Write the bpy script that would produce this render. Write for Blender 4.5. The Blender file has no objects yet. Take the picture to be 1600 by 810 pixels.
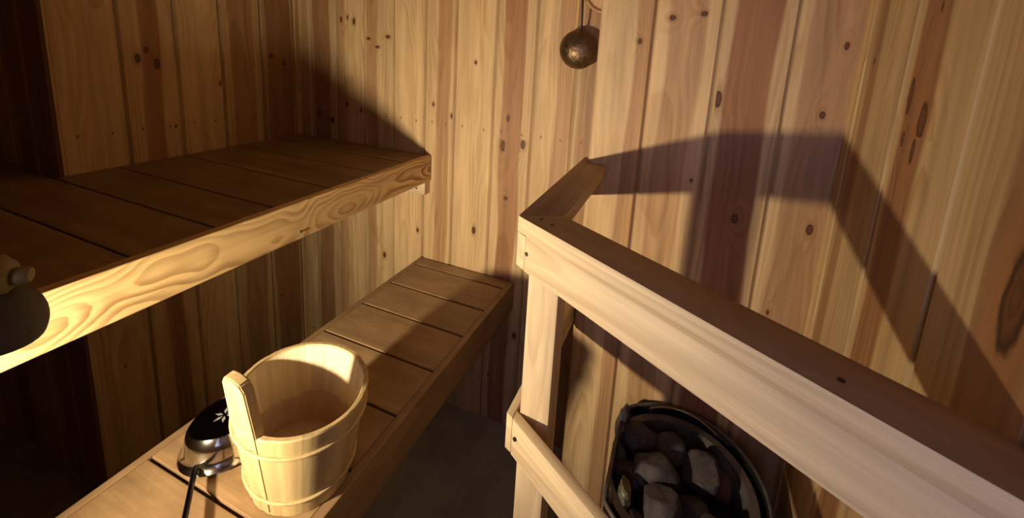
import bpy, bmesh, math, random
from mathutils import Vector, Matrix, noise
random.seed(7)
C = bpy.context.scene.collection
S = 0.26            # metres per layout unit
ZF = -5.349         # floor height in layout units (origin = eye height)

def V(x, y, z):     # layout units -> metres, floor at 0
    return Vector((x * S, y * S, (z - ZF) * S))

# ---------------------------------------------------------------- camera
cam_d = bpy.data.cameras.new('camera'); cam = bpy.data.objects.new('camera', cam_d); C.objects.link(cam)
bpy.context.scene.camera = cam
yaw, pitch, roll = math.radians(19.749), math.radians(9.871), math.radians(3.762)
fw = Vector((-math.sin(yaw) * math.cos(pitch), math.cos(yaw) * math.cos(pitch), -math.sin(pitch)))
r0 = Vector((math.cos(yaw), math.sin(yaw), 0)); u0 = r0.cross(fw)
rt = r0 * math.cos(roll) + u0 * math.sin(roll); up = -r0 * math.sin(roll) + u0 * math.cos(roll)
mw = Matrix(((rt.x, up.x, -fw.x, 0), (rt.y, up.y, -fw.y, 0), (rt.z, up.z, -fw.z, 0), (0, 0, 0, 1)))
mw.translation = V(0, 0, 0); cam.matrix_world = mw
cam_d.sensor_width = 36; cam_d.sensor_fit = 'HORIZONTAL'
cam_d.lens = 632.56 / 1600 * 36
cam_d.shift_x = -(841.7 - 800) / 1600; cam_d.shift_y = -(405 - 194.6) / 1600
cam_d.clip_start = 0.01

# ---------------------------------------------------------------- view, world, lights
sc = bpy.context.scene
sc.view_settings.view_transform = 'Standard'; sc.view_settings.look = 'None'
sc.view_settings.gamma = 1; sc.view_settings.use_curve_mapping = False
sc.view_settings.exposure = 0.0
w = bpy.data.worlds.new('world'); sc.world = w; w.use_nodes = True
w.node_tree.nodes['Background'].inputs[0].default_value = (0.55, 0.6, 0.8, 1)
w.node_tree.nodes['Background'].inputs[1].default_value = 0.02

LAMP = V(-2.88, -0.30, -1.75)
def light(name, kind, loc, energy, color, **k):
    d = bpy.data.lights.new(name, kind); d.energy = energy; d.color = color
    for a, b in k.items(): setattr(d, a, b)
    o = bpy.data.objects.new(name, d); C.objects.link(o); o.location = loc
    return o
spot = light('lamp_light', 'SPOT', LAMP, 60.0, (1.0, 0.82, 0.54), shadow_soft_size=0.020, spot_size=math.radians(140), spot_blend=1.0)
spot.rotation_euler = (V(-2.1, 4.68, -1.35) - LAMP).to_track_quat('-Z', 'Y').to_euler()
# added cool fill light behind the viewer, on the room side of the pane
fill = light('cool_fill_light', 'AREA', V(0.0, -2.45, -0.2), 1.5, (0.66, 0.64, 1.0), shape='RECTANGLE', size=0.34, size_y=0.9, spread=math.radians(100))
fill.rotation_euler = (math.radians(84), 0, math.radians(-10))

# ---------------------------------------------------------------- materials
def nt(name):
    m = bpy.data.materials.new(name); m.use_nodes = True; t = m.node_tree
    return m, t, t.nodes['Principled BSDF']
class NB:
    def __init__(s, t): s.t = t
    def n(s, typ, **k):
        x = s.t.nodes.new(typ)
        for a, b in k.items(): setattr(x, a, b)
        return x
    def put(s, sock, v):
        if hasattr(v, 'is_output') or hasattr(v, 'links'): s.t.links.new(v, sock)
        else: sock.default_value = v
    def m(s, op, a, b=0.0, c=0.0, clamp=False):
        x = s.n('ShaderNodeMath', operation=op, use_clamp=clamp)
        s.put(x.inputs[0], a); s.put(x.inputs[1], b); s.put(x.inputs[2], c); return x.outputs[0]
    def ss(s, v, lo, hi):   # smoothstep lo..hi
        x = s.n('ShaderNodeMapRange', interpolation_type='SMOOTHSTEP')
        s.put(x.inputs[0], v); s.put(x.inputs[1], lo); s.put(x.inputs[2], hi); return x.outputs[0]
    def mix(s, f, a, b, mode='MIX'):
        x = s.n('ShaderNodeMix', data_type='RGBA', blend_type=mode)
        s.put(x.inputs[0], f)
        s.put(x.inputs[6], a); s.put(x.inputs[7], b); return x.outputs[2]
    def noise(s, vec, scale, detail=2, rough=.5):
        x = s.n('ShaderNodeTexNoise'); s.put(x.inputs['Vector'], vec); s.put(x.inputs['Scale'], scale)
        s.put(x.inputs['Detail'], detail); s.put(x.inputs['Roughness'], rough); return x.outputs['Fac']
    def comb(s, x_, y_, z_):
        x = s.n('ShaderNodeCombineXYZ'); s.put(x.inputs[0], x_); s.put(x.inputs[1], y_); s.put(x.inputs[2], z_); return x.outputs[0]

def wood(name, early, late, heart, dirt=0.0, ringf=190.0, rough=0.55, pith=0.055, wob=1.0, zf=1.0, ringamt=0.55, bump=0.25, dirtcol=(0.10, 0.055, 0.025, 1)):
    """pine-like solid wood; reads attributes gp (x across, y thickness, z along, metres), tone (r tone, g heart lo, b heart hi), frac, knot"""
    m, t, bs = nt(name); b = NB(t)
    gp = b.n('ShaderNodeAttribute', attribute_name='gp')
    sp = b.n('ShaderNodeSeparateXYZ'); t.links.new(gp.outputs['Vector'], sp.inputs[0])
    X, Y, Z = sp.outputs
    tn = b.n('ShaderNodeAttribute', attribute_name='tone'); st = b.n('ShaderNodeSeparateXYZ'); t.links.new(tn.outputs['Vector'], st.inputs[0])
    kn = b.n('ShaderNodeAttribute', attribute_name='knot'); sk = b.n('ShaderNodeSeparateXYZ'); t.links.new(kn.outputs['Vector'], sk.inputs[0])
    K1, K2, KF = sk.outputs       # knot offset (in radii), board fraction
    kd = b.m('SQRT', b.m('ADD', b.m('MULTIPLY', K1, K1), b.m('MULTIPLY', b.m('MULTIPLY', K2, 0.62), b.m('MULTIPLY', K2, 0.62))))
    slow = b.comb(b.m('MULTIPLY', X, 6.0), b.m('MULTIPLY', Y, 6.0), b.m('MULTIPLY', Z, 1.6 * zf))
    n1 = b.noise(slow, 1.0, 2); n2 = b.noise(b.comb(b.m('MULTIPLY', X, 5.0), b.m('ADD', b.m('MULTIPLY', Y, 5.0), 11.3), b.m('MULTIPLY', Z, 1.3 * zf)), 1.0, 2)
    kw = b.m('EXPONENT', b.m('MULTIPLY', b.m('MULTIPLY', kd, kd), -0.10))
    xx = b.m('ADD', X, b.m('MULTIPLY', b.m('SUBTRACT', n1, .5), 0.06 * wob))
    yy = b.m('ADD', b.m('ADD', Y, pith), b.m('MULTIPLY', b.m('SUBTRACT', n2, .5), 0.10 * wob))
    d = b.m('SQRT', b.m('ADD', b.m('MULTIPLY', xx, xx), b.m('MULTIPLY', yy, yy)))
    d = b.m('ADD', d, b.m('MULTIPLY', kw, -0.014))
    fine = b.noise(b.comb(b.m('MULTIPLY', X, 60.0), b.m('MULTIPLY', Y, 60.0), b.m('MULTIPLY', Z, 3.0)), 1.0, 2)
    ph = b.m('ADD', b.m('MULTIPLY', d, ringf), b.m('MULTIPLY', fine, .5))
    fr = b.m('FRACT', ph)
    ring = b.m('MULTIPLY', b.ss(fr, 0.15, 0.86), b.m('SUBTRACT', 1.0, b.ss(fr, 0.88, 1.0)))
    # irregular strength of the rings
    ra = b.m('MULTIPLY', ring, b.m('MULTIPLY', ringamt, b.ss(b.noise(b.comb(b.m('MULTIPLY', X, 18.0), b.m('MULTIPLY', Y, 18.0), b.m('MULTIPLY', Z, 2.0)), 1.0, 1), .25, .75)))
    col = b.mix(ra, early, late)
    # heartwood stripe
    hw = b.m('MULTIPLY', b.m('SUBTRACT', b.noise(b.comb(b.m('MULTIPLY', X, 3.0), 0.0, b.m('MULTIPLY', Z, 2.2)), 1.0, 1), .5), 0.30)
    kf = b.m('ADD', KF, hw)
    ex = b.n('ShaderNodeAttribute', attribute_name='extra'); sx = b.n('ShaderNodeSeparateXYZ'); t.links.new(ex.outputs['Vector'], sx.inputs[0])
    hm = b.m('MULTIPLY', b.ss(b.m('SUBTRACT', kf, st.outputs[1]), -0.03, 0.04), b.m('SUBTRACT', 1.0, b.ss(b.m('SUBTRACT', kf, st.outputs[2]), -0.04, 0.03)))
    col = b.mix(b.m('MULTIPLY', hm, sx.outputs[0]), col, b.mix(ra, heart, tuple(c * .6 for c in heart[:3]) + (1,)))
    # fibre streaks
    fib = b.noise(b.comb(b.m('MULTIPLY', X, 420.0), b.m('MULTIPLY', Y, 420.0), b.m('MULTIPLY', Z, 9.0)), 1.0, 3, .6)
    mid = b.noise(b.comb(b.m('MULTIPLY', X, 45.0), b.m('MULTIPLY', Y, 45.0), b.m('MULTIPLY', Z, 2.2)), 1.0, 2)
    v = b.m('ADD', b.m('MULTIPLY', fib, 0.36), b.m('MULTIPLY', mid, 0.75))
    v = b.m('MULTIPLY', b.m('ADD', v, 0.43), st.outputs[0])
    col = b.mix(1.0, col, b.comb(v, v, v), 'MULTIPLY')
    # warm blotches and grime
    bl = b.noise(b.comb(b.m('MULTIPLY', X, 9.0), b.m('MULTIPLY', Y, 9.0), b.m('MULTIPLY', Z, 3.5)), 1.0, 3, .6)
    col = b.mix(b.m('MULTIPLY', b.ss(bl, .5, .8), 0.35), col, b.mix(.5, heart, late))
    if dirt > 0:
        dn = b.noise(b.comb(b.m('MULTIPLY', X, 14.0), b.m('MULTIPLY', Y, 14.0), b.m('MULTIPLY', Z, 8.0)), 1.0, 4, .65)
        col = b.mix(b.m('MULTIPLY', b.ss(dn, .25, .75), dirt), col, dirtcol)
    # knots: dark ring, brown core, resin halo drawn out along the grain
    jit = b.m('MULTIPLY', b.m('SUBTRACT', b.noise(b.comb(K1, K2, X), 1.1, 2), .5), 0.55)
    kj = b.m('ADD', kd, jit)
    halo = b.m('SUBTRACT', 1.0, b.ss(kj, 0.9, 2.6))
    col = b.mix(b.m('MULTIPLY', halo, 0.45), col, (0.30, 0.12, 0.035, 1))
    core = b.m('SUBTRACT', 1.0, b.ss(kj, 0.75, 1.08))
    kr = b.m('FRACT', b.m('MULTIPLY', kj, 2.6))
    kc = b.mix(b.ss(kj, .45, .9), b.mix(kr, (0.15, 0.06, 0.022, 1), (0.09, 0.035, 0.014, 1)), (0.028, 0.012, 0.006, 1))
    col = b.mix(core, col, kc)
    t.links.new(col, bs.inputs['Base Color'])
    bs.inputs['Roughness'].default_value = rough
    bs.inputs['Specular IOR Level'].default_value = 0.35
    bp = b.n('ShaderNodeBump'); bp.inputs['Strength'].default_value = bump; bp.inputs['Distance'].default_value = 0.0012
    t.links.new(b.m('ADD', b.m('MULTIPLY', fib, 0.5), b.m('MULTIPLY', ra, 0.6)), bp.inputs['Height']); t.links.new(bp.outputs[0], bs.inputs['Normal'])
    return m

M = {}
M['wall'] = wood('pine_panelling', (0.60, 0.418, 0.222, 1), (0.41, 0.235, 0.095, 1), (0.33, 0.150, 0.065, 1), ringf=120, ringamt=.62, bump=.15)
M['fascia'] = wood('pine_bold_grain', (0.70, 0.49, 0.23, 1), (0.27, 0.14, 0.045, 1), (0.5, 0.3, 0.12, 1), ringf=125, ringamt=1.0, wob=1.4, zf=2.6)
M['bench'] = wood('worn_bench_pine', (0.33, 0.21, 0.108, 1), (0.22, 0.125, 0.058, 1), (0.24, 0.135, 0.065, 1), dirt=.45, ringf=170, ringamt=.35, rough=.42)
M['rail'] = wood('rail_pine', (0.64, 0.495, 0.315, 1), (0.38, 0.255, 0.15, 1), (0.5, 0.33, 0.2, 1), ringf=300, ringamt=.62, pith=.16, wob=.28)
M['railtop'] = wood('shaded_rail_pine', (0.40, 0.26, 0.15, 1), (0.26, 0.155, 0.085, 1), (0.22, 0.11, 0.055, 1), dirt=.4, ringf=330, ringamt=.35, pith=.16, wob=.5)  # darker rail pine for top faces, their shade put into the colour
M['bucket'] = wood('aspen_stave', (0.52, 0.385, 0.19, 1), (0.38, 0.235, 0.09, 1), (0.6, 0.38, 0.17, 1), ringf=160, ringamt=.35, bump=.08)
M['bucket_in'] = wood('pale_inner_stave', (0.74, 0.61, 0.41, 1), (0.64, 0.48, 0.28, 1), (0.6, 0.38, 0.17, 1), ringf=160, ringamt=.35, bump=.08)
M['spoonwood'] = wood('ladle_wood', (0.66, 0.42, 0.22, 1), (0.5, 0.3, 0.14, 1), (0.45, 0.22, 0.1, 1), ringf=170, ringamt=.3)

def simple(name, col, rough=.5, metal=0.0, bumpscale=0, bump=.2, col2=None, nscale=30, spec=.5):
    m, t, bs = nt(name); b = NB(t)
    tc = b.n('ShaderNodeTexCoord').outputs['Object']
    n = b.noise(tc, nscale, 4, .6)
    t.links.new(b.mix(b.ss(n, .3, .7), col, col2 or tuple(c * .7 for c in col[:3]) + (1,)), bs.inputs['Base Color'])
    bs.inputs['Roughness'].default_value = rough; bs.inputs['Metallic'].default_value = metal
    bs.inputs['Specular IOR Level'].default_value = spec
    if bumpscale:
        bp = b.n('ShaderNodeBump'); bp.inputs['Strength'].default_value = bump; bp.inputs['Distance'].default_value = .002
        t.links.new(b.noise(tc, bumpscale, 4, .6), bp.inputs['Height']); t.links.new(bp.outputs[0], bs.inputs['Normal'])
    return m
M['floor'] = simple('grey_green_floor', (0.42, 0.41, 0.33, 1), .4, 0, 14, .3, (0.30, 0.29, 0.24, 1), 9)
M['stone'] = simple('sauna_stone', (0.060, 0.048, 0.054, 1), .72, 0, 150, .8, (0.030, 0.025, 0.032, 1), 60)
M['stone_green'] = simple('olive_stone', (0.20, 0.19, 0.12, 1), .35, 0, 160, .7, (0.05, 0.05, 0.04, 1), 120)
M['stone_red'] = simple('rusty_stone', (0.15, 0.07, 0.05, 1), .8, 0, 120, .45, (0.09, 0.045, 0.035, 1), 60)
M['black_steel'] = simple('black_enamel_steel', (0.018, 0.018, 0.02, 1), .38, .4, 0, 0, (0.03, 0.028, 0.028, 1), 12)
M['grey_steel'] = simple('heat_greyed_steel', (0.15, 0.13, 0.13, 1), .5, .3, 0, 0, (0.09, 0.08, 0.08, 1), 25)
M['wire'] = simple('brass_coloured_wire', (0.55, 0.42, 0.22, 1), .35, .8)
M['chrome'] = simple('polished_steel', (0.62, 0.6, 0.57, 1), .13, 1.0, 60, .08, (0.5, 0.48, 0.45, 1), 50)
M['chrome_dark'] = simple('tarnished_steel', (0.10, 0.09, 0.08, 1), .22, 1.0, 60, .08, (0.05, 0.045, 0.04, 1), 50)
M['emblem'] = simple('etched_steel', (0.62, 0.6, 0.56, 1), .5, .6)
M['bronze'] = simple('hammered_bronze', (0.19, 0.13, 0.075, 1), .38, .85, 90, .9, (0.10, 0.062, 0.035, 1), 60)
M['iron'] = simple('dark_iron', (0.04, 0.027, 0.022, 1), .45, .8, 0, 0, (0.07, 0.035, 0.025, 1), 80)
M['lamp_olive'] = simple('olive_lamp_enamel', (0.24, 0.175, 0.05, 1), .5, 0, 0, 0, (0.19, 0.135, 0.04, 1), 8)
M['lamp_dark'] = simple('dark_lamp_enamel', (0.045, 0.038, 0.028, 1), .55, 0, 0, 0, (0.035, 0.03, 0.022, 1), 8)
M['stain'] = simple('water_stained_wood', (0.66, 0.49, 0.38, 1), .4, 0, 60, .1, (0.54, 0.38, 0.29, 1), 22)
M['nail'] = simple('rusty_screw', (0.07, 0.045, 0.03, 1), .5, .7)
def water():
    m, t, bs = nt('clear_water'); bs.inputs['Base Color'].default_value = (0.95, 0.9, 0.85, 1)
    bs.inputs['Transmission Weight'].default_value = 1; bs.inputs['IOR'].default_value = 1.33; bs.inputs['Roughness'].default_value = .03
    return m
M['water'] = water()
def glass():
    m, t, bs = nt('added_pane_glass'); bs.inputs['Base Color'].default_value = (0.9, 0.95, 1, 1)
    bs.inputs['Transmission Weight'].default_value = 1; bs.inputs['Roughness'].default_value = .3; return m
M['glass'] = glass()

# ---------------------------------------------------------------- mesh helpers
class MB:
    """collects faces (metres); every corner carries gp / tone / knot"""
    def __init__(s): s.v = []; s.f = []; s.a = []; s.mi = []
    def face(s, pts, gps, tone=(1, 9, -9), knots=None, mi=0):
        i = len(s.v); s.v += [Vector(p) for p in pts]; s.f.append(tuple(range(i, i + len(pts))))
        s.a.append([(g, tone, (knots[k] if knots else (50, 50, .5))) for k, g in enumerate(gps)]); s.mi.append(mi)
    def add_bm(s, bm, frame=None, off=(0, 0, 0), tone=(1, 9, -9), mi=0, width=None, mif=None):
        """frame = (origin, ax, ay, az): gp of a point; bm in metres"""
        if frame is None: frame = (Vector(), Vector((1, 0, 0)), Vector((0, 1, 0)), Vector((0, 0, 1)))
        o, ax, ay, az = frame
        for f in bm.faces:
            pts = [v.co.copy() for v in f.verts]
            g = [((p - o).dot(ax) + off[0], (p - o).dot(ay) + off[1], (p - o).dot(az) + off[2]) for p in pts]
            kn = [(50, 50, .5 if not width else (p - o).dot(ax) / width + .5) for p in pts]
            s.face(pts, g, tone, kn, mif(f) if mif else mi)
        bm.free()
    def build(s, name, mats, parent=None, smooth=None, merge=True):
        me = bpy.data.meshes.new(name)
        base = parent.location if parent is not None else Vector()
        p = parent.parent if parent is not None else None
        while p is not None: base = base + p.location; p = p.parent
        me.from_pydata([tuple(v - base) for v in s.v], [], s.f)
        A = ('gp', 'tone', 'knot', 'extra')
        for k in A: me.attributes.new(k, 'FLOAT_VECTOR', 'CORNER')
        flat = {k: [] for k in A}
        for fa in s.a:
            for g, t, k in fa: flat['gp'] += g; flat['tone'] += t[:3]; flat['knot'] += k; flat['extra'] += (t[3] if len(t) > 3 else .62, 0, 0)
        for k in A: me.attributes[k].data.foreach_set('vector', flat[k])
        if not isinstance(mats, (list, tuple)): mats = [mats]
        for m in mats: me.materials.append(m)
        me.polygons.foreach_set('material_index', s.mi)
        if merge:
            bm = bmesh.new(); bm.from_mesh(me); bmesh.ops.remove_doubles(bm, verts=bm.verts, dist=1e-5)
            if smooth is not None:
                for e in bm.edges:
                    e.smooth = not (len(e.link_faces) == 2 and e.calc_face_angle(0) > math.radians(smooth))
                for f in bm.faces: f.smooth = True
            bm.to_mesh(me); bm.free()
        o = bpy.data.objects.new(name, me); C.objects.link(o)
        if parent is not None: o.parent = parent
        return o

def empty(name, loc, label, cat, group=None):
    o = bpy.data.objects.new(name, None); C.objects.link(o); o.location = loc; o.empty_display_size = .03
    o['label'] = label; o['category'] = cat
    if group: o['group'] = group
    return o
def recenter(o):
    """move a single-mesh thing's origin to its base"""
    vs = [v.co for v in o.data.vertices]
    c = Vector((sum(v.x for v in vs) / len(vs), sum(v.y for v in vs) / len(vs), min(v.z for v in vs)))
    for v in o.data.vertices: v.co -= c
    o.location = c
def tag(o, label, cat, group=None):
    o['label'] = label; o['category'] = cat
    if group: o['group'] = group
    recenter(o); return o

def prism(poly, z0, z1, bev=.0015, segs=2):
    """poly: layout XY points; z in layout units -> bmesh in metres"""
    bm = bmesh.new()
    lo = [bm.verts.new(V(x, y, z0)) for x, y in poly]; hi = [bm.verts.new(V(x, y, z1)) for x, y in poly]
    n = len(poly)
    bm.faces.new(lo[::-1]); bm.faces.new(hi)
    for i in range(n): bm.faces.new((lo[i], lo[(i + 1) % n], hi[(i + 1) % n], hi[i]))
    bmesh.ops.recalc_face_normals(bm, faces=bm.faces)
    if bev: bmesh.ops.bevel(bm, geom=list(bm.edges), offset=bev, segments=segs, affect='EDGES', profile=.5)
    return bm
def box(x0, x1, y0, y1, z0, z1, bev=.0015): return prism([(x0, y0), (x1, y0), (x1, y1), (x0, y1)], z0, z1, bev)
AX, AY, AZ = Vector((1, 0, 0)), Vector((0, 1, 0)), Vector((0, 0, 1))
def tube(pts, rad, n=10, closed=False):
    bm = bmesh.new(); rings = []; N = len(pts); prev = None
    for i, p in enumerate(pts):
        a = pts[(i - 1) % N] if (i or closed) else pts[i]; c = pts[(i + 1) % N] if (i < N - 1 or closed) else pts[i]
        tdir = (c - a).normalized()
        x = prev if prev is not None else (AZ if abs(tdir.z) < .9 else AX)
        x = (x - tdir * x.dot(tdir)).normalized(); prev = x; y = tdir.cross(x)
        r = rad[i] if isinstance(rad, (list, tuple)) else rad
        rings.append([bm.verts.new(p + (x * math.cos(k * 2 * math.pi / n) + y * math.sin(k * 2 * math.pi / n)) * r) for k in range(n)])
    for i in range(N if closed else N - 1):
        A_, B_ = rings[i], rings[(i + 1) % N]
        for k in range(n): bm.faces.new((A_[k], A_[(k + 1) % n], B_[(k + 1) % n], B_[k]))
    if not closed: bm.faces.new(rings[0][::-1]); bm.faces.new(rings[-1])
    bmesh.ops.recalc_face_normals(bm, faces=bm.faces)
    return bm
def lathe(prof, origin, axis=AZ, n=48, closed=False):
    """prof [(r, h)] metres"""
    bm = bmesh.new(); x = (AX if abs(axis.x) < .9 else AY); x = (x - axis * x.dot(axis)).normalized(); y = axis.cross(x)
    rings = []
    for r, h in prof:
        if r < 1e-6: rings.append([bm.verts.new(origin + axis * h)])
        else: rings.append([bm.verts.new(origin + axis * h + (x * math.cos(k * 2 * math.pi / n) + y * math.sin(k * 2 * math.pi / n)) * r) for k in range(n)])
    pairs = list(zip(rings, rings[1:])) + ([(rings[-1], rings[0])] if closed else [])
    for A_, B_ in pairs:
        for k in range(n):
            k2 = (k + 1) % n
            q = [A_[k % len(A_)], A_[k2 % len(A_)], B_[k2 % len(B_)], B_[k % len(B_)]]
            u = []
            for v in q:
                if v not in u: u.append(v)
            if len(u) > 2:
                try: bm.faces.new(u)
                except ValueError: pass
    bmesh.ops.recalc_face_normals(bm, faces=bm.faces)
    return bm

# ---------------------------------------------------------------- panelled walls
def panel_wall(name, p0, du, nrm, planks, z0, z1, nails=None):
    """p0: layout (x,y); du, nrm: unit 2-vectors; planks (u0,u1,tone,hlo,hhi,[(u,z,radius_px-like layout,stretch)])"""
    mb = MB(); P0 = Vector((p0[0], p0[1])); du = Vector(du); nv = Vector(nrm)
    ch, gp_, dep = .018, .008, .022          # chamfer, groove half, groove depth (layout)
    def W(u, z, d=0.0):
        q = P0 + du * u + nv * d; return V(q.x, q.y, z)
    for (a, b, tone, hlo, hhi, kn) in planks:
        hs = .62
        if isinstance(tone, tuple): tone, hs = tone
        rx = random.uniform(-.05, .05); ry = random.uniform(0, .02); rz = random.uniform(0, 40)
        kn = list(kn)
        if nails is not None: kn += [(a + .13, nails, .0075, 1), (b - .13, nails - .01, .0075, 1)]
        z = z0 + random.uniform(.3, 1.2)
        while z < z1 - .2:
            if random.random() < .16 and all(abs(z - k[1]) > .35 for k in kn):
                kn.append((a + random.uniform(.2, .8) * (b - a), z, random.uniform(.009, .019), random.uniform(.8, 1.3)))
            z += random.uniform(.8, 1.7)
        mid = (a + b) / 2; c = (mid - a)
        us = [(a + gp_, a + gp_, -dep), (a + gp_, a + gp_ + ch, None)]
        def g(u, z_, d=0.0): return ((u - mid) * S + rx, d * S + ry, z_ * S + rz)
        def fr(u): return (u - a) / (b - a)
        T = (tone, hlo, hhi, hs)
        # front, two columns with cells around the knots
        ku = sorted(k[0] for k in kn); br = [a + gp_ + ch]
        for k1, k2 in zip(ku, ku[1:]):
            if k2 - k1 > .045: br.append((k1 + k2) / 2)
        br.append(b - gp_ - ch); cols = list(zip(br, br[1:]))
        for (ca, cb) in cols:
            ks = sorted([k for k in kn if (ca <= k[0] < cb) or (k[0] < br[0] and ca == br[0]) or (k[0] >= br[-1] and cb == br[-1])], key=lambda k: k[1])
            if len(ks) == 0: cuts = [(z0, z1, None)]
            else:
                cz = [z0] + [(ks[i][1] + ks[i + 1][1]) / 2 for i in range(len(ks) - 1)] + [z1]
                cuts = [(cz[i], cz[i + 1], ks[i]) for i in range(len(ks))]
            for (za, zb, k) in cuts:
                q = [(ca, za), (cb, za), (cb, zb), (ca, zb)]
                if k: K = [((u_ - k[0]) / k[2], (z_ - k[1]) / (k[2] * k[3]), fr(u_)) for u_, z_ in q]
                else: K = [(50, 50, fr(u_)) for u_, z_ in q]
                mb.face([W(u_, z_) for u_, z_ in q], [g(u_, z_) for u_, z_ in q], T, K)
        for (ua, da, ub, db) in ((a, -dep, a + gp_, -dep), (a + gp_, -dep, a + gp_, -ch), (a + gp_, -ch, a + gp_ + ch, 0), (b - gp_ - ch, 0, b - gp_, -ch), (b - gp_, -ch, b - gp_, -dep), (b - gp_, -dep, b, -dep)):
            q = [(ua, z0, da), (ub, z0, db), (ub, z1, db), (ua, z1, da)]
            mb.face([W(*x) for x in q], [g(x[0], x[1], x[2]) for x in q], (tone * (.93 if db + da > -.04 else .62), hlo, hhi, hs), [(50, 50, fr(x[0])) for x in q])
    # back and edges so the wall has thickness
    ua, ub = planks[0][0], planks[-1][1]; D = -.12
    g0 = lambda u, z_, d: (u * S, d * S, z_ * S)
    for q in ([(ua, z0, D), (ua, z1, D), (ub, z1, D), (ub, z0, D)], [(ua, z0, -dep), (ua, z1, -dep), (ua, z1, D), (ua, z0, D)], [(ub, z0, D), (ub, z1, D), (ub, z1, -dep), (ub, z0, -dep)],
              [(ua, z1, -dep), (ub, z1, -dep), (ub, z1, D), (ua, z1, D)], [(ua, z0, D), (ub, z0, D), (ub, z0, -dep), (ua, z0, -dep)]):
        mb.face([W(*x) for x in q], [g0(*x) for x in q])
    o = mb.build(name, M['wall'], merge=False)
    o['kind'] = 'structure'
    return o

ZT = 2.6
NOH = (9, -9)
def P(a, b, tone=1.0, h=NOH, kn=()): return (a, b, tone, h[0], h[1], kn)
XL, YB, YC = -5.685, 4.681, 3.746
# left wall: u = y
panel_wall('wall_left', (XL, 0), (0, 1), (1, 0), [
    P(2.02, 2.546, .92), P(2.546, 3.062, (.92, .9), (.34, .70), [(2.69, -.33, .028, 1.2), (2.772, -.24, .022, 1.1), (2.86, -.39, .032, 1.3), (2.988, -1.13, .012, 1)]),
    P(3.062, 3.554, 1.0, NOH, [(3.52, -.64, .02, 1)]), P(3.554, 4.085, .82, (.2, .8), [(3.683, -2.7, .03, 1)]),
    P(4.085, 4.596, (.72, .8), (.1, .9), [(4.22, -.28, .04, .7), (4.42, -.38, .03, .7)]), P(4.596, 4.85, .9)], ZF, ZT, -1.12)
# end wall that juts in on the far left, and the wall of the recess beyond it
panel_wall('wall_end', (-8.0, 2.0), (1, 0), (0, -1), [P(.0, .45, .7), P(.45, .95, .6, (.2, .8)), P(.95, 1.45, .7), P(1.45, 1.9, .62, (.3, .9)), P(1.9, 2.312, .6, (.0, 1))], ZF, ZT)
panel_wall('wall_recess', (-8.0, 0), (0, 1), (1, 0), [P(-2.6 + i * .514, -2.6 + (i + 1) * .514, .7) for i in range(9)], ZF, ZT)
# back wall: u = x
panel_wall('wall_back', (0, YB), (1, 0), (0, -1), [
    P(XL - .1, -5.454, .95), P(-5.454, -4.942, (.80, .8), (.15, .75), [(-5.30, -1.12, .03, 1.2), (-5.05, -1.20, .04, .8)]),
    P(-4.942, -4.434, (.95, .5), (.0, .35), [(-4.84, .31, .024, 1.1), (-4.72, .345, .018, 1), (-4.601, .29, .026, 1.2), (-4.758, -.93, .022, 1), (-4.478, -.99, .022, .8)]),
    P(-4.434, -3.90, .93, (.1, .45), [(-4.34, .06, .035, .35), (-4.18, -.05, .04, .3), (-4.0, .10, .04, .4), (-4.06, -3.2, .03, 1)]),
    P(-3.90, -3.377, 1.06, NOH, [(-3.46, -2.66, .022, 1)]),
    P(-3.377, -2.897, .98, (.42, .85), [(-3.231, -.772, .018, 1), (-2.93, -.90, .024, .9)]),
    P(-2.897, -2.317, 1.08, NOH, [(-2.534, -2.46, .032, 1.1)]),
    P(-2.317, -1.771, (1.0, .85), (.22, .72), [(-2.1, -.837, .024, 1.2), (-2.153, -1.206, .040, 1.2), (-1.876, -1.15, .036, 1.1), (-2.077, -1.908, .03, .6), (-1.84, -3.87, .03, 1)]),
    P(-1.771, -1.256, 1.08, (.55, .95)), P(-1.256, -.72, .88, (.1, .9), [(-1.03, -1.66, .03, 1)]), P(-.72, -.2, .9), P(-.2, .3, .9), P(.3, .8, .9), P(.8, 1.3, .9)], ZF, ZT, -1.02)
# wall behind the heater, standing forward of the back wall
panel_wall('wall_heater', (0, YC), (1, 0), (0, -1), [
    P(-.818, -.33, 1.02, (.66, 1.2), [(-.443, .17, .022, .8)]),
    P(-.33, .21, (1.05, .5), (.20, .74), [(-.19, .38, .03, .5), (.06, .42, .03, .5), (.13, -1.02, .011, 1)]),
    P(.21, .756, (.93, .98), (.16, .80), [(.255, -.279, .030, 1.6), (.52, -1.3, .03, 1)]),
    P(.756, 1.32, (.93, .55), (.14, 1.1), [(1.095, .211, .018, 1.1), (1.02, -.33, .022, .9), (1.08, -1.28, .028, 1.1)])], ZF, ZT)
mb = MB()
mb.add_bm(box(-.818, -.70, YC + .115, YB + .02, ZF, ZT, 0), (V(-.76, 4, 0), AY, AX, AZ), (0, 0, 7))
o = mb.build('wall_return', M['wall']); o['kind'] = 'structure'
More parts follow.
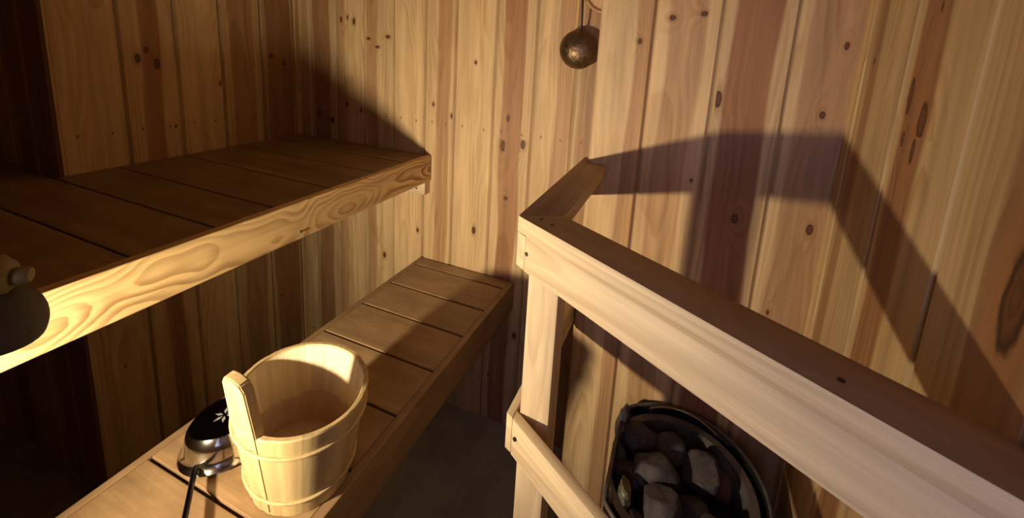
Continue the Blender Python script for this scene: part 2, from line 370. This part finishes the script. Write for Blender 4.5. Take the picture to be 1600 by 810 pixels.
# right wall, very slightly out of square
pa = Vector((1.18, YC)); pb = Vector((.998, 1.15)); dr = (pb - pa).normalized(); nr = Vector((dr.y, -dr.x))
if nr.x > 0: nr = -nr
def RU(y): return (y - YC) / dr.y
def RK(y, z, r, s): return (RU(y), z, r, s)
ys = [YC + .2, 3.545, 2.793, 2.066, 1.42, .90, .38, -.14, -.66, -1.18, -1.70, -2.22, -2.60]
rp = []
spec = [(1.0, NOH, []), ((.80, .7), (.1, .35), []), ((.82, .9), (.10, .50), [RK(2.49, -.205, .045, 1.5), RK(2.68, -.09, .03, 2.2), RK(2.663, -.32, .02, 1.4), RK(2.52, -.36, .022, 2)]),
        ((.86, .8), (.47, 1.4), [RK(1.60, -.66, .065, 1.9)]), (.8, (.2, .9), [])] + [(.9, NOH, [])] * 7
# boards as the photograph shows them: 3.55 | 2.79 | 2.07 | 1.42
for i, (tone, h, k) in enumerate(spec): rp.append((RU(ys[i]), RU(ys[i + 1]), tone, h[0], h[1], k))
panel_wall('wall_right', tuple(pa), tuple(dr), tuple(nr), rp, ZF, ZT)
# wall behind the viewer; door and pane added to go with the cool fill
def near_planks(a, b):
    n = max(1, round((b - a) / .52)); return [P(a + (b - a) * i / n, a + (b - a) * (i + 1) / n, .95) for i in range(n)]
YN = -2.6
panel_wall('wall_front_left', (0, YN), (1, 0), (0, 1), near_planks(-8.0, -1.35), ZF, ZT)
panel_wall('wall_front_right', (0, YN), (1, 0), (0, 1), near_planks(1.2, 1.75), ZF, ZT)
mb = MB()
for bx in ((-1.35, -.75, ZF, 2.4), (.6, 1.2, ZF, 2.4)): mb.add_bm(box(bx[0], bx[1], YN - .12, YN, bx[2], bx[3]), (V(bx[0], YN, 0), AX, AY, AZ), (0, 0, bx[0] * 3))
for zz in ((ZF, -2.3), (1.75, 2.6)): mb.add_bm(box(-.75, .6, YN - .12, YN, *zz), (V(0, YN, zz[0]), AZ, AY, AX), (0, 0, zz[0]))
o = mb.build('added_door_1', M['wall']); o['kind'] = 'structure'
mb = MB(); mb.add_bm(box(-.75, .6, YN - .08, YN - .06, -2.3, 1.75, 0)); o = mb.build('added_window_1', M['glass']); o['kind'] = 'structure'
# floor, ceiling
mb = MB(); mb.add_bm(box(-8.2, 2.0, -2.8, 4.9, ZF - .3, ZF, 0)); o = mb.build('floor', M['floor']); o['kind'] = 'structure'
mb = MB()
y = -2.8
while y < 4.9:
    mb.add_bm(box(-8.2, 2.0, y, y + .51, ZT, ZT + .2, .003), (V(0, y + .25, ZT), AY, AZ, AX), (random.uniform(-.05, .05), 0, random.uniform(0, 9))); y += .52
o = mb.build('ceiling', M['wall']); o['kind'] = 'structure'

# ---------------------------------------------------------------- benches
def screws(pts, nrm, parent, r=.0035):
    for p in pts:
        m_ = MB(); m_.add_bm(lathe([(0, 0), (r * .55, 0), (r, .0006), (r, -.002), (0, -.002)], p + nrm * .0004, nrm, 14))
        m_.build('screw', M['nail'], parent, 40)

ub = empty('upper_bench', V(-4.4, 2.4, -1.9), 'high wide wooden bench with a bold wavy grained front board', 'bench')
mb = MB()
ye = [4.67, 4.20, 3.68, 3.03, 2.42, 1.94, 1.42, .9, .38, -.14, -.66, -1.2]
for i in range(len(ye) - 1):
    xl = XL + .01 if ye[i + 1] > 1.93 else -7.9
    if ye[i] > 1.95: xl = XL + .01
    mb.add_bm(box(xl, -3.326, ye[i + 1] + .008, ye[i] - .008, -1.60, -1.497 - random.uniform(0, .006), .0015),
              (V(0, (ye[i] + ye[i + 1]) / 2, -1.55), AY, AZ, AX), (random.uniform(-.04, .04), 0, random.uniform(0, 9)), (random.uniform(.78, 1.05), 9, -9))
mb.build('seat_boards', M['bench'], ub)
mb = MB(); mb.add_bm(box(-3.324, -3.242, -1.2, 4.67, -1.862, -1.497, .0022), (V(-3.3, 0, -1.68), AZ, AX, AY), (.012, 0, 3.1))
mb.build('front_board', M['fascia'], ub)
mb = MB(); mb.add_bm(box(XL + .01, -3.262, 4.56, 4.675, -2.05, -1.862), (V(0, 4.6, -1.95), AZ, AY, AX), (0, 0, 1))
cl = mb.build('support_batten', M['rail'], ub)
mb = MB(); mb.add_bm(box(XL + .01, XL + .12, 2.05, 4.55, -1.80, -1.61), (V(0, 3, -1.7), AZ, AX, AY), (0, 0, 1)); mb.build('wall_batten', M['rail'], ub)
screws([V(-3.40, 4.56, -1.97), V(-3.242, 2.61, -1.79)], -AY, ub)

lb = empty('lower_bench', V(-2.6, 2.4, -3.5), 'low narrow wooden bench with grooved cross boards carrying the bucket', 'bench')
mb = MB()
ye = [4.67, 4.462, 3.945, 3.455, 2.917, 2.39, 1.90, 1.405, .89, .37, -.15]
for i in range(len(ye) - 1):
    mb.add_bm(box(-3.325, -1.952, ye[i + 1] + .012, ye[i] - .012, -3.15, -3.056 - random.uniform(0, .004), .002),
              (V(0, (ye[i] + ye[i + 1]) / 2, -3.1), AY, AZ, AX), (random.uniform(-.04, .04), 0, random.uniform(0, 9)), (random.uniform(.92, 1.12), 9, -9))
mb.build('seat_boards', M['bench'], lb)
mb = MB(); mb.add_bm(box(-3.388, -3.327, -.15, 4.67, -3.40, -3.056), (V(-3.36, 0, -3.1), AX, AZ, AY)); mb.build('rear_rail', M['bench'], lb)
mb = MB(); mb.add_bm(box(-1.950, -1.876, -.15, 4.67, -3.46, -3.056, .002), (V(-1.91, 0, -3.25), AZ, AX, AY), (0, 0, 5)); mb.build('front_rail', M['bench'], lb)
for x in (-3.30, -2.10):
    mb = MB(); mb.add_bm(box(x, x + .14, .1, .24, ZF, -3.152), (V(x, .15, 0), AX, AY, AZ)); mb.build('leg', M['bench'], lb)

mb = MB(); mb.add_bm(box(-3.32, -1.96, 4.60, 4.675, -3.30, -3.152), (V(-2.6, 4.6, -3.2), AZ, AY, AX)); mb.build('wall_batten', M['bench'], lb)

# ---------------------------------------------------------------- guard rail around the heater
ph = math.radians(29.726); B = Vector((math.cos(ph), -math.sin(ph))); N = Vector((math.sin(ph), math.cos(ph)))
PX, PY = -.893, 2.221; XI = -.818
O = Vector((PX, PY))
def fl(x, off=0.0):          # y of the front line (offset off along its normal) at x
    q = O + N * off; return q.y + (x - q.x) * (B.y / B.x)
def hitwall(off):            # where that line meets the right wall
    q = O + N * off; d = pb - pa
    t_ = ((pa.x - q.x) * d.y - (pa.y - q.y) * d.x) / (B.x * d.y - B.y * d.x); return q + B * (t_ - .012)
capw, capt, fb = .248, .107, .078
XIn = -.629
gr = empty('guard_rail', V(-.70, 2.36, ZF), 'pale wooden guard rail with angled corner fencing in the heater', 'railing')
def topmat(f): return 1 if f.normal.z > .8 else 0
# long rail: front board (full height) and cap behind, cut from one look
inner = Vector((XIn, fl(XIn, capw)))
mb = MB()
e0 = hitwall(0); e1 = hitwall(capw); e2 = hitwall(fb)
fr_ = (V(PX, PY, -1.17), AZ, Vector((N.x, N.y, 0)), Vector((B.x, B.y, 0)))
mb.add_bm(prism([(PX, PY), tuple(e0), tuple(e1), tuple(inner)], -1.0 - capt, -1.0, .0022), fr_, (0.01, 0, .3), mif=topmat)
fx = Vector((XI, fl(XI))); fx2 = Vector((XI, fl(XI, fb)))
mb.add_bm(prism([tuple(fx), tuple(e0), tuple(e2), tuple(fx2)], -1.336, -1.0 - capt + .006, .0005), fr_, (0.01, 0, .3))
lr = mb.build('long_rail', [M['rail'], M['railtop']], gr, 30)
mb = MB()
mb.add_bm(prism([(PX, PY), tuple(inner), (XIn, YC - .002), (XI, YC - .002), (XI, YC + .2), (PX, YC + .2)], -1.0 - capt, -1.0, .0018), (V(PX, PY, -1.05), AX, AZ, AY), (0.01, 0, 1.3), mif=topmat)
mb.add_bm(prism([(PX, PY + .008), (XI - .003, fl(XI - .003) + .002), (XI - .003, YC + .25), (PX, YC + .25)], -1.336, -1.0 - capt - .003, .0015), (V(PX, PY, -1.2), AZ, AX, AY), (0.01, 0, 2.3))
mb.build('short_rail', [M['rail'], M['railtop']], gr, 30)
mb = MB()
mb.add_bm(box(XI + .002, -.608, fl(XI, fb) + .004, fl(XI, fb) + .21, ZF, -1.0 - capt, .002), (V(-.71, 2.4, 0), AX, AY, AZ), (.01, 0, 4), (1, 9, -9))
mb.build('post', M['rail'], gr, 30)
# lower rails
sb = .066
O2 = Vector((PX + .025, fl(PX + .025) - .002))
mb = MB()
q0 = Vector((XI - .022, fl(XI - .022) + .012)); q1 = hitwall(.012); q2 = hitwall(.012 + sb); q3 = Vector((XI - .022, fl(XI - .022, sb) + .014))
mb.add_bm(prism([tuple(q0), tuple(q1), tuple(q2), tuple(q3)], -2.725, -2.442, .0018), (V(PX, PY, -2.58), AZ, Vector((N.x, N.y, 0)), Vector((B.x, B.y, 0))), (.03, 0, 5))
mb.build('lower_long_rail', M['rail'], gr, 30)
mb = MB()
mb.add_bm(prism([(PX - .004, q0.y + .03), (XI - .026, q0.y + .006), (XI - .026, q0.y + .2), (XI - .004, q0.y + .22), (XI - .004, YC + .25), (PX - .004, YC + .25)], -2.725, -2.442, .0015), (V(PX, PY, -2.58), AZ, AX, AY), (.0, 0, 8))
mb.build('lower_short_rail', M['rail'], gr, 30)
fn = Vector((-N.x, -N.y, 0))
def onfront(s_, z): q = O + B * s_; return V(q.x, q.y, z)
screws([onfront(.105, -1.215), onfront(.10, -2.56)], fn, gr)
for s_ in ((.12, -1.0), (.22, -1.0), (1.66, -1.0)):
    q = O + B * s_[0] + N * .09
    m_ = MB(); m_.add_bm(lathe([(0, 0), (.0022, .0002), (.0032, 0), (.0032, -.002), (0, -.002)], V(q.x, q.y, -.9985), AZ, 12)); m_.build('screw', M['nail'], gr, 40)

# ---------------------------------------------------------------- heater
HC = (.30, 3.03); HZ = -3.27; XH = -.215; YH = YC - .03
def hpoly(R, n=72):
    p = []
    for k in range(n):
        a = 2 * math.pi * k / n; x = HC[0] + R * math.cos(a); y = HC[1] + R * math.sin(a)
        p.append((max(x, XH + (.66 - R) * .12), min(y, YH)))
    return p
def shell(mb_, Ro, Ri, z0, z1, mi=0, lip=.0):
    bm = bmesh.new(); n = 72; a, b_ = hpoly(Ro), hpoly(Ri)
    vs = []
    for (pp, z) in ((a, z0), (a, z1), (b_, z1), (b_, z0)): vs.append([bm.verts.new(V(x, y, z)) for x, y in pp])
    for i in range(4):
        A_, B_ = vs[i], vs[(i + 1) % 4]
        for k in range(n):
            k2 = (k + 1) % n; bm.faces.new((A_[k], A_[k2], B_[k2], B_[k]))
    bmesh.ops.recalc_face_normals(bm, faces=bm.faces); mb_.add_bm(bm, mi=mi)
ht = empty('sauna_heater', V(HC[0], HC[1], ZF), 'black round-sided electric sauna heater filled with stones behind the rail', 'heater')
mb = MB(); shell(mb, .685, .655, -4.9, HZ); mb.build('outer_casing', M['black_steel'], ht, 40)
mb = MB(); shell(mb, .60, .535, -4.7, HZ - .04); mb.build('inner_liner', M['grey_steel'], ht, 40)
mb = MB()
bmf = bmesh.new(); bmf.faces.new([bmf.verts.new(V(x, y, -3.62)) for x, y in hpoly(.53)]); ex = bmesh.ops.extrude_face_region(bmf, geom=list(bmf.faces))
for v in ex['geom']:
    if isinstance(v, bmesh.types.BMVert): v.co.z -= .02
bmesh.ops.recalc_face_normals(bmf, faces=bmf.faces)
mb.add_bm(bmf); mb.build('stone_grate', M['black_steel'], ht)
mb = MB()
bmf = bmesh.new(); bmf.faces.new([bmf.verts.new(V(x, y, -4.85)) for x, y in hpoly(.62)]); ex = bmesh.ops.extrude_face_region(bmf, geom=list(bmf.faces))
for v in ex['geom']:
    if isinstance(v, bmesh.types.BMVert): v.co.z -= .02
bmesh.ops.recalc_face_normals(bmf, faces=bmf.faces)
mb.add_bm(bmf); mb.build('base_plate', M['black_steel'], ht)
for k in (0.6, 2.2, 3.9, 5.3):
    x, y = HC[0] + .48 * math.cos(k), HC[1] + .48 * math.sin(k)
    mb = MB(); mb.add_bm(box(x - .04, x + .04, y - .04, y + .04, ZF, -4.88)); mb.build('foot', M['black_steel'], ht)
mb = MB(); mb.add_bm(tube([V(x, y, HZ - .005) for x, y in hpoly(.67)], .0042, 8, True)); mb.build('casing_rim', M['grey_steel'], ht, 60)
wire = [V(HC[0] + .50 * math.cos(a), min(HC[1] + .62 * math.sin(a), YH - .02), HZ + .03) for a in [math.pi * (.28 + .40 * i / 24) for i in range(25)]]
wire = [p for p in wire if p.x > (XH + .06) * S]
mb = MB(); mb.add_bm(tube(wire, .0022, 8)); mb.build('guard_wire', M['wire'], ht, 60)

def stone(x, y, z, rx, ry, rz, rot, mat='stone', seed=0, label=None, facets=12):
    z -= .07; x += .01
    rnd = random.Random(seed); bm = bmesh.new(); bmesh.ops.create_icosphere(bm, subdivisions=4, radius=1)
    planes = []
    for _ in range(facets):
        v = Vector((rnd.gauss(0, 1), rnd.gauss(0, 1), rnd.gauss(0, .8))).normalized(); planes.append((v, rnd.uniform(.62, .86)))
    for v in bm.verts:
        c = v.co.copy()
        for pn, dd in planes:
            k = c.dot(pn) - dd
            if k > 0: c -= pn * k * .92
        c += v.co * noise.noise(v.co * 1.7 + Vector((seed, 0, 0))) * .06 + v.co * noise.noise(v.co * 6 + Vector((seed, 3, 0))) * .018
        v.co = c
    Rm = Matrix.Rotation(rot, 3, 'Z') @ Matrix.Rotation(rnd.uniform(-.5, .5), 3, 'X')
    for v in bm.verts: v.co = V(x, y, z) + Rm @ Vector((v.co.x * rx * S, v.co.y * ry * S, v.co.z * rz * S))
    mb_ = MB(); mb_.add_bm(bm); o = mb_.build('sauna_stone', M[mat], None, 50)
    return tag(o, label, 'stone', 'stones heaped in the heater')
STONES = [
    (-.03, 3.33, -3.30, .165, .14, .13, 0.1, 'stone', 1, 'smooth oval grey stone at the back left under the wire hoop', 3),
    (.23, 3.34, -3.32, .17, .15, .14, .5, 'stone', 2, 'wide blocky stone at the back, right of the oval one'),
    (.13, 3.03, -3.27, .20, .175, .15, .3, 'stone', 3, 'largest pale grey stone, middle of the heap'),
    (.50, 3.18, -3.28, .165, .20, .17, 1.0, 'stone', 4, 'upright angular stone leaning at the right of the heap'),
    (.20, 2.77, -3.26, .19, .16, .16, .2, 'stone', 5, 'bluish grey stone in front of the largest pale one'),
    (.44, 2.92, -3.40, .20, .13, .13, -.4, 'stone', 6, 'long low stone below the upright angular one'),
    (.55, 2.72, -3.30, .16, .15, .13, .8, 'stone', 7, 'front stone at the lower right of the heap'),
    (-.10, 3.02, -3.40, .15, .17, .13, .9, 'stone', 8, 'dark shadowed stone left of the largest pale one'),
    (-.20, 3.42, -3.30, .07, .17, .17, 0, 'stone', 9, 'thin upright stone against the left edge by the wall board', 4),
    (.66, 3.33, -3.46, .12, .13, .12, 0, 'stone_red', 10, 'small rust brown stone low at the right rim'),
    (-.10, 2.76, -3.28, .065, .14, .15, .2, 'stone_green', 11, 'rough olive green split stone at the left front'),
    (-.20, 2.70, -3.32, .05, .12, .12, .3, 'stone_green', 12, 'narrow olive green shard beside the wall board'),
    (-.19, 3.17, -3.40, .08, .12, .12, .3, 'stone', 13, 'small dark stone below the thin upright one'),
    (.02, 2.62, -3.36, .12, .12, .12, .8, 'stone', 14, 'dark stone in front of the olive green stone'),
    (.36, 2.64, -3.42, .13, .12, .12, 1.8, 'stone', 15, 'dark stone wedged low between the two front stones'),
    (.45, 3.42, -3.48, .13, .10, .12, 1.8, 'stone', 16, 'dark stone deep behind the upright angular one'),
]
for s_ in STONES: stone(*s_[:8], seed=s_[8], label=s_[9], facets=s_[10] if len(s_) > 10 else 12)

# ---------------------------------------------------------------- bucket
BX, BY, BZ, BH = -2.289, 1.783, -3.054, .727
A0, B0, TH, KB = .465, .396, 2.923, .775
def bpt(ang, t, off=0.0, z=None):
    k = KB + (1 - KB) * t; cx = BX + .069 * t; cy = BY - .025 * t
    a = A0 * k + off; b_ = B0 * k + off
    x = a * math.cos(ang); y = b_ * math.sin(ang)
    return V(cx + x * math.cos(TH) - y * math.sin(TH), cy + x * math.sin(TH) + y * math.cos(TH), BZ + BH * t if z is None else z)
bk = empty('sauna_bucket', V(BX, BY, BZ), 'pale wooden stave bucket with upright handle standing on the lower bench', 'bucket')
NS = 17; SUB = 5; WT = -.038
mb = MB()
for s_ in range(NS):
    a0 = 2 * math.pi * s_ / NS; tone = random.uniform(.78, 1.16); ox, oz = random.uniform(-.06, .06), random.uniform(0, 20)
    for j in range(SUB):
        p, q = a0 + 2 * math.pi / NS * j / SUB, a0 + 2 * math.pi / NS * (j + 1) / SUB
        dent = lambda jj: -.004 if jj in (0, SUB) else 0
        op, oq = dent(j), dent(j + 1)
        def G(pt, ang): return ((ang - a0) * .1 + ox, .0, pt.z + oz)
        def F(lst, mi=0): mb.face([x[0] for x in lst], [G(x[0], x[1]) for x in lst], (tone if mi == 0 else .5 + tone * .5, 9, -9), None, mi)
        F([(bpt(p, 0, op), p), (bpt(q, 0, oq), q), (bpt(q, .985, oq), q), (bpt(p, .985, op), p)])
        F([(bpt(p, .985, op), p), (bpt(q, .985, oq), q), (bpt(q, 1, oq - .008), q), (bpt(p, 1, op - .008), p)])
        F([(bpt(p, 1, op - .008), p), (bpt(q, 1, oq - .008), q), (bpt(q, 1, WT + .006), q), (bpt(p, 1, WT + .006), p)])
        F([(bpt(p, 1, WT + .006), p), (bpt(q, 1, WT + .006), q), (bpt(q, .985, WT), q), (bpt(p, .985, WT), p)])
        F([(bpt(q, .0, WT), q), (bpt(p, .0, WT), p), (bpt(p, .985, WT), p), (bpt(q, .985, WT), q)], 1)
        F([(bpt(p, 0, op), p), (bpt(q, 0, oq), q), (bpt(q, 0, WT), q), (bpt(p, 0, WT), p)])
mb.build('stave_wall', [M['bucket'], M['bucket_in']], bk, 35)
def disc(z, t, off, th=.02, mat='stain', name='bottom_board'):
    bm = bmesh.new(); n = 64
    bm.faces.new([bm.verts.new(bpt(2 * math.pi * k / n, t, off, z)) for k in range(n)])
    ex = bmesh.ops.extrude_face_region(bm, geom=list(bm.faces))
    for v in ex['geom']:
        if isinstance(v, bmesh.types.BMVert): v.co.z -= th * S
    bmesh.ops.recalc_face_normals(bm, faces=bm.faces)
    m_ = MB(); m_.add_bm(bm); return m_.build(name, M[mat], bk)
disc(BZ + .10, .14, WT - .001, .06)
# damp band inside the lower staves
mb = MB(); n = 96
for k in range(n):
    p, q = 2 * math.pi * k / n, 2 * math.pi * (k + 1) / n
    hp = .46 + .02 * math.sin(p * 5) + .012 * math.sin(p * 17); hq = .46 + .02 * math.sin(q * 5) + .012 * math.sin(q * 17)
    pts = [bpt(q, .1, WT - .002), bpt(p, .1, WT - .002), bpt(p, hp, WT - .002), bpt(q, hq, WT - .002)]
    mb.face(pts, [tuple(x) for x in pts])
mb.build('damp_band', M['stain'], bk, 60)
for t_, nm in ((.80, 'hoop'), (.20, 'hoop')):
    pts = [bpt(2 * math.pi * k / 96, t_ + .012 * math.sin(2 * math.pi * k / 96 + 1), .006) for k in range(96)]
    mb = MB(); bm = tube(pts, .0030, 8, True)
    mb.add_bm(bm, (V(BX, BY, BZ), AX, AZ, AY)); mb.build(nm, M['bucket'], bk, 60)
# handle stave, rounded at the top, leaning out with the wall
HA = None
best = None
for k in range(720):
    a = 2 * math.pi * k / 720; p = bpt(a, 1); e = (p - V(-2.235, 1.375, BZ + BH)).length
    if best is None or e < best: best = e; HA = a
o_ = bpt(HA, 0.0); tp = bpt(HA, 1.0); upv = (tp - o_).normalized()
tan = (bpt(HA + .02, 1) - bpt(HA - .02, 1)).normalized(); out = tan.cross(upv).normalized()
if out.dot(tp - V(BX, BY, BZ + BH)) < 0: out = -out
hw, hh = .122 * S, 1.16 * S
prof = [(-hw * .92, 0.02 * S), (hw * .92, 0.02 * S), (hw, .72 * S), (hw * .88, hh - .06 * S), (hw * .6, hh - .015 * S), (0, hh), (-hw * .6, hh - .015 * S), (-hw * .88, hh - .06 * S), (-hw, .72 * S)]
bm = bmesh.new(); fa = [bm.verts.new(o_ + tan * x + upv * y - out * (.008 * S)) for x, y in prof]; bb = [bm.verts.new(o_ + tan * x + upv * y - out * (.066 * S)) for x, y in prof]
bm.faces.new(fa); bm.faces.new(bb[::-1])
for i in range(len(prof)): bm.faces.new((fa[i], bb[i], bb[(i + 1) % len(prof)], fa[(i + 1) % len(prof)]))
bmesh.ops.recalc_face_normals(bm, faces=bm.faces); bmesh.ops.bevel(bm, geom=list(bm.edges), offset=.002, segments=2, affect='EDGES')
mb = MB(); mb.add_bm(bm, (o_, tan, out, upv), (.02, 0, 3)); mb.build('handle_stave', M['bucket'], bk, 40)

# ---------------------------------------------------------------- steel ladle upside down on the bench
lx, ly, lz = -2.950, 1.70, -3.054
ld = empty('steel_ladle', V(lx, ly, lz), 'shiny steel ladle lying upside down on the lower bench, left of the bucket', 'ladle')
U = S
prof = [(.285 * U, 0), (.292 * U, .008 * U), (.283 * U, .02 * U), (.268 * U, .03 * U), (.256 * U, .07 * U), (.244 * U, .13 * U), (.230 * U, .175 * U), (.208 * U, .205 * U),
        (.200 * U, .195 * U), (.222 * U, .165 * U), (.235 * U, .125 * U), (.247 * U, .065 * U), (.258 * U, .026 * U), (.272 * U, .014 * U)]
tl = Matrix.Rotation(math.radians(-3), 3, 'Y') @ Matrix.Rotation(math.radians(0), 3, 'X'); axl = tl @ AZ
o0 = V(lx, ly, lz + .016)
mb = MB(); mb.add_bm(lathe(prof, o0, axl, 56, True)); mb.build('bowl', M['chrome'], ld, 50)
mb = MB(); mb.add_bm(lathe([(.210 * U, .200 * U), (.204 * U, .2085 * U), (.1 * U, .2125 * U), (0, .2135 * U), (0, .204 * U), (.2 * U, .198 * U)], o0, axl, 56)); mb.build('base_disc', M['chrome_dark'], ld, 50)
# flower-like emblem etched on the base
mb = MB(); xa_ = (tl @ AX); ya_ = (tl @ AY); ec = o0 + axl * (.2150 * U)
for k in range(6):
    a = k * math.pi / 3 + .3; d = xa_ * math.cos(a) + ya_ * math.sin(a); e = axl.cross(d)
    pts = [ec + d * .012 * U, ec + d * .04 * U + e * .012 * U, ec + d * .075 * U, ec + d * .04 * U - e * .012 * U]
    mb.face(pts, [tuple(x) for x in pts])
for k in range(0):
    a = k * math.pi / 6; a2 = a + .18; pts = [ec + (xa_ * math.cos(q) + ya_ * math.sin(q)) * r_ * U for q, r_ in ((a, .088), (a2, .088), (a2, .098), (a, .098))]
    mb.face(pts, [tuple(x) for x in pts])
mb.build('emblem', M['emblem'], ld)
h0 = V(-2.855, 1.425, -2.98); h1 = V(-2.56, 1.20, -2.962); h2 = V(-2.05, .80, -2.95)
mb = MB(); mb.add_bm(tube([V(-2.90, 1.47, -2.985), h0, h1, h2], [.004, .0045, .0045, .0055], 12)); mb.build('handle', M['chrome_dark'], ld, 50)

# ---------------------------------------------------------------- ladles hanging on the back wall
hl = empty('hanging_ladle', V(-1.218, 4.5, -.14), 'dark hammered metal ladle hanging on the back wall with its round bowl down', 'ladle')
c = V(-1.215, 4.56, .078); ax = Vector((0, -1, 0))
prof = []
R0 = .222 * S
for i in range(14):
    a = math.pi / 2 * i / 13; prof.append((R0 * math.cos(a), R0 * .72 * math.sin(a)))
inn = [(max(r - .0016, 0), h - .0016) for r, h in prof[::-1]]; inn[0] = (0, inn[0][1]); inn[-1] = (R0 - .002, 0)
mb = MB(); mb.add_bm(lathe(prof[:-1] + [(0, prof[-1][1])] + inn, c, ax, 56, True)); mb.build('bowl', M['bronze'], hl, 50)
hx = MB(); s0 = V(-1.205, 4.56, .27); s1 = V(-1.195, 4.54, .36); s2 = V(-1.20, 4.50, 1.2)
hx.add_bm(tube([s0 - AZ * .006, s0, s1, V(-1.197, 4.49, .7), s2], [.0035, .0045, .0032, .0034, .004], 10)); hx.build('handle', M['iron'], hl, 50)
m_ = MB(); m_.add_bm(lathe([(0, .0015), (.002, .001), (.0028, 0), (.0028, -.002), (0, -.002)], V(-1.204, 4.545, .285), Vector((0, -1, .2)).normalized(), 12)); m_.build('rivet', M['chrome'], hl, 50)
m_ = MB(); m_.add_bm(tube([V(-1.20, 4.50, 1.2), V(-1.20, 4.6, 1.23), V(-1.20, 4.70, 1.23)], .002, 8)); m_.build('hook', M['iron'], hl, 50)

wl = empty('wooden_ladle', V(-.97, 4.55, .5), 'round pale-rimmed wooden scoop hanging above the dark hammered ladle', 'scoop')
c2 = V(-.965, 4.665, .73); R1 = .245 * S
prof = [(0, .012), (R1 * .55, .012), (R1 * .86, .018), (R1 * .9, .028), (R1 * .97, .030), (R1, .026), (R1 * .98, .008), (R1 * .8, .001), (0, .0)]
mb = MB(); mb.add_bm(lathe(prof, c2, ax, 56), (c2, AX, AY, AZ), (.01, 0, 2)); mb.build('bowl', M['spoonwood'], wl, 50)
mb = MB(); mb.add_bm(box(-1.02, -.95, 4.60, 4.67, .96, 1.5, .003), (c2, AX, AY, AZ), (.01, 0, 2)); mb.build('handle', M['spoonwood'], wl, 50)

# ---------------------------------------------------------------- lamp at the left, clipped to the upper bench
lp = empty('clip_lamp', V(-2.95, .55, -1.5), 'olive and dark brown lamp head at the left edge, before the upper bench front', 'lamp')
lc = V(-1.535, .355, -.735); la = Vector((-.25, -.30, -.92)).normalized()
R2 = .125 * S
prof = [(R2 * math.sin(a), -R2 * math.cos(a) * .9) for a in [math.pi / 2 * i / 10 for i in range(11)]]
pr = prof + [(r - .0012, h + .0004) for r, h in prof[::-1]]; pr[0] = (0, pr[0][1]); pr[-1] = (0, pr[-1][1] + .0012)
mb = MB(); mb.add_bm(lathe(pr, lc, la, 40, True)); mb.build('shade', M['lamp_dark'], lp, 50)
mb = MB(); q = V(-1.515, .395, -.62); a2 = Vector((.62, .78, -.05)).normalized()
mb.add_bm(lathe([(0, -.03), (.009, -.029), (.0145, -.018), (.0145, .003), (.010, .0085), (0, .009)], q, a2, 32)); mb.build('lamp_body', M['lamp_olive'], lp, 50)
mb = MB(); mb.add_bm(lathe([(0, .007), (.004, .007), (.0058, .010), (.0058, .014), (.0044, .0165), (0, .017)], q, a2, 24)); mb.build('knob', M['lamp_olive'], lp, 50)
mb = MB(); mb.add_bm(tube([q - a2 * .024, V(-1.9, .05, -.75), V(-2.5, -.45, -1.1), V(-3.05, -.9, -1.5), V(-3.10, -1.0, -1.83), V(-3.02, -.98, -1.83)], .004, 10)); mb.build('arm', M['lamp_dark'], lp, 50)
mb = MB(); mb.add_bm(tube([LAMP + Vector((-.052, -.065, 0)), LAMP + Vector((-.03, -.036, 0)), LAMP + Vector((-.016, -.022, 0))], [.006, .008, .012], 14)); mb.build('bulb_socket', M['lamp_dark'], lp, 50)
mb = MB(); mb.add_bm(box(-3.34, -3.10, -1.1, -.95, -1.495, -1.46)); mb.build('clip', M['lamp_dark'], lp)
# unseen plates added to darken left wall and under-bench, lower lip reaching further round
bm = bmesh.new()
def shield(a0, a1, zl, zh, R_):
    n = 30; ang = [math.radians(a0 + (a1 - a0) * k / n) for k in range(n + 1)]
    g_ = [[bm.verts.new(LAMP + Vector((math.cos(a) * q_, math.sin(a) * q_, z_))) for a in ang] for q_, z_ in ((R_, zl), (R_, zh), (R_ + .002, zh), (R_ + .002, zl))]
    for j_ in range(4):
        for k in range(n): bm.faces.new((g_[j_][k], g_[j_][k + 1], g_[(j_ + 1) % 4][k + 1], g_[(j_ + 1) % 4][k]))
    for k in (0, n): bm.faces.new([g_[j_][k] for j_ in range(4)])
shield(126, 290, .004, .10, .070); shield(119, 290, -.10, .0035, .070)
bmesh.ops.recalc_face_normals(bm, faces=bm.faces)
mb = MB(); mb.add_bm(bm); mb.build('added_light_blocker', M['lamp_dark'], lp, 50)
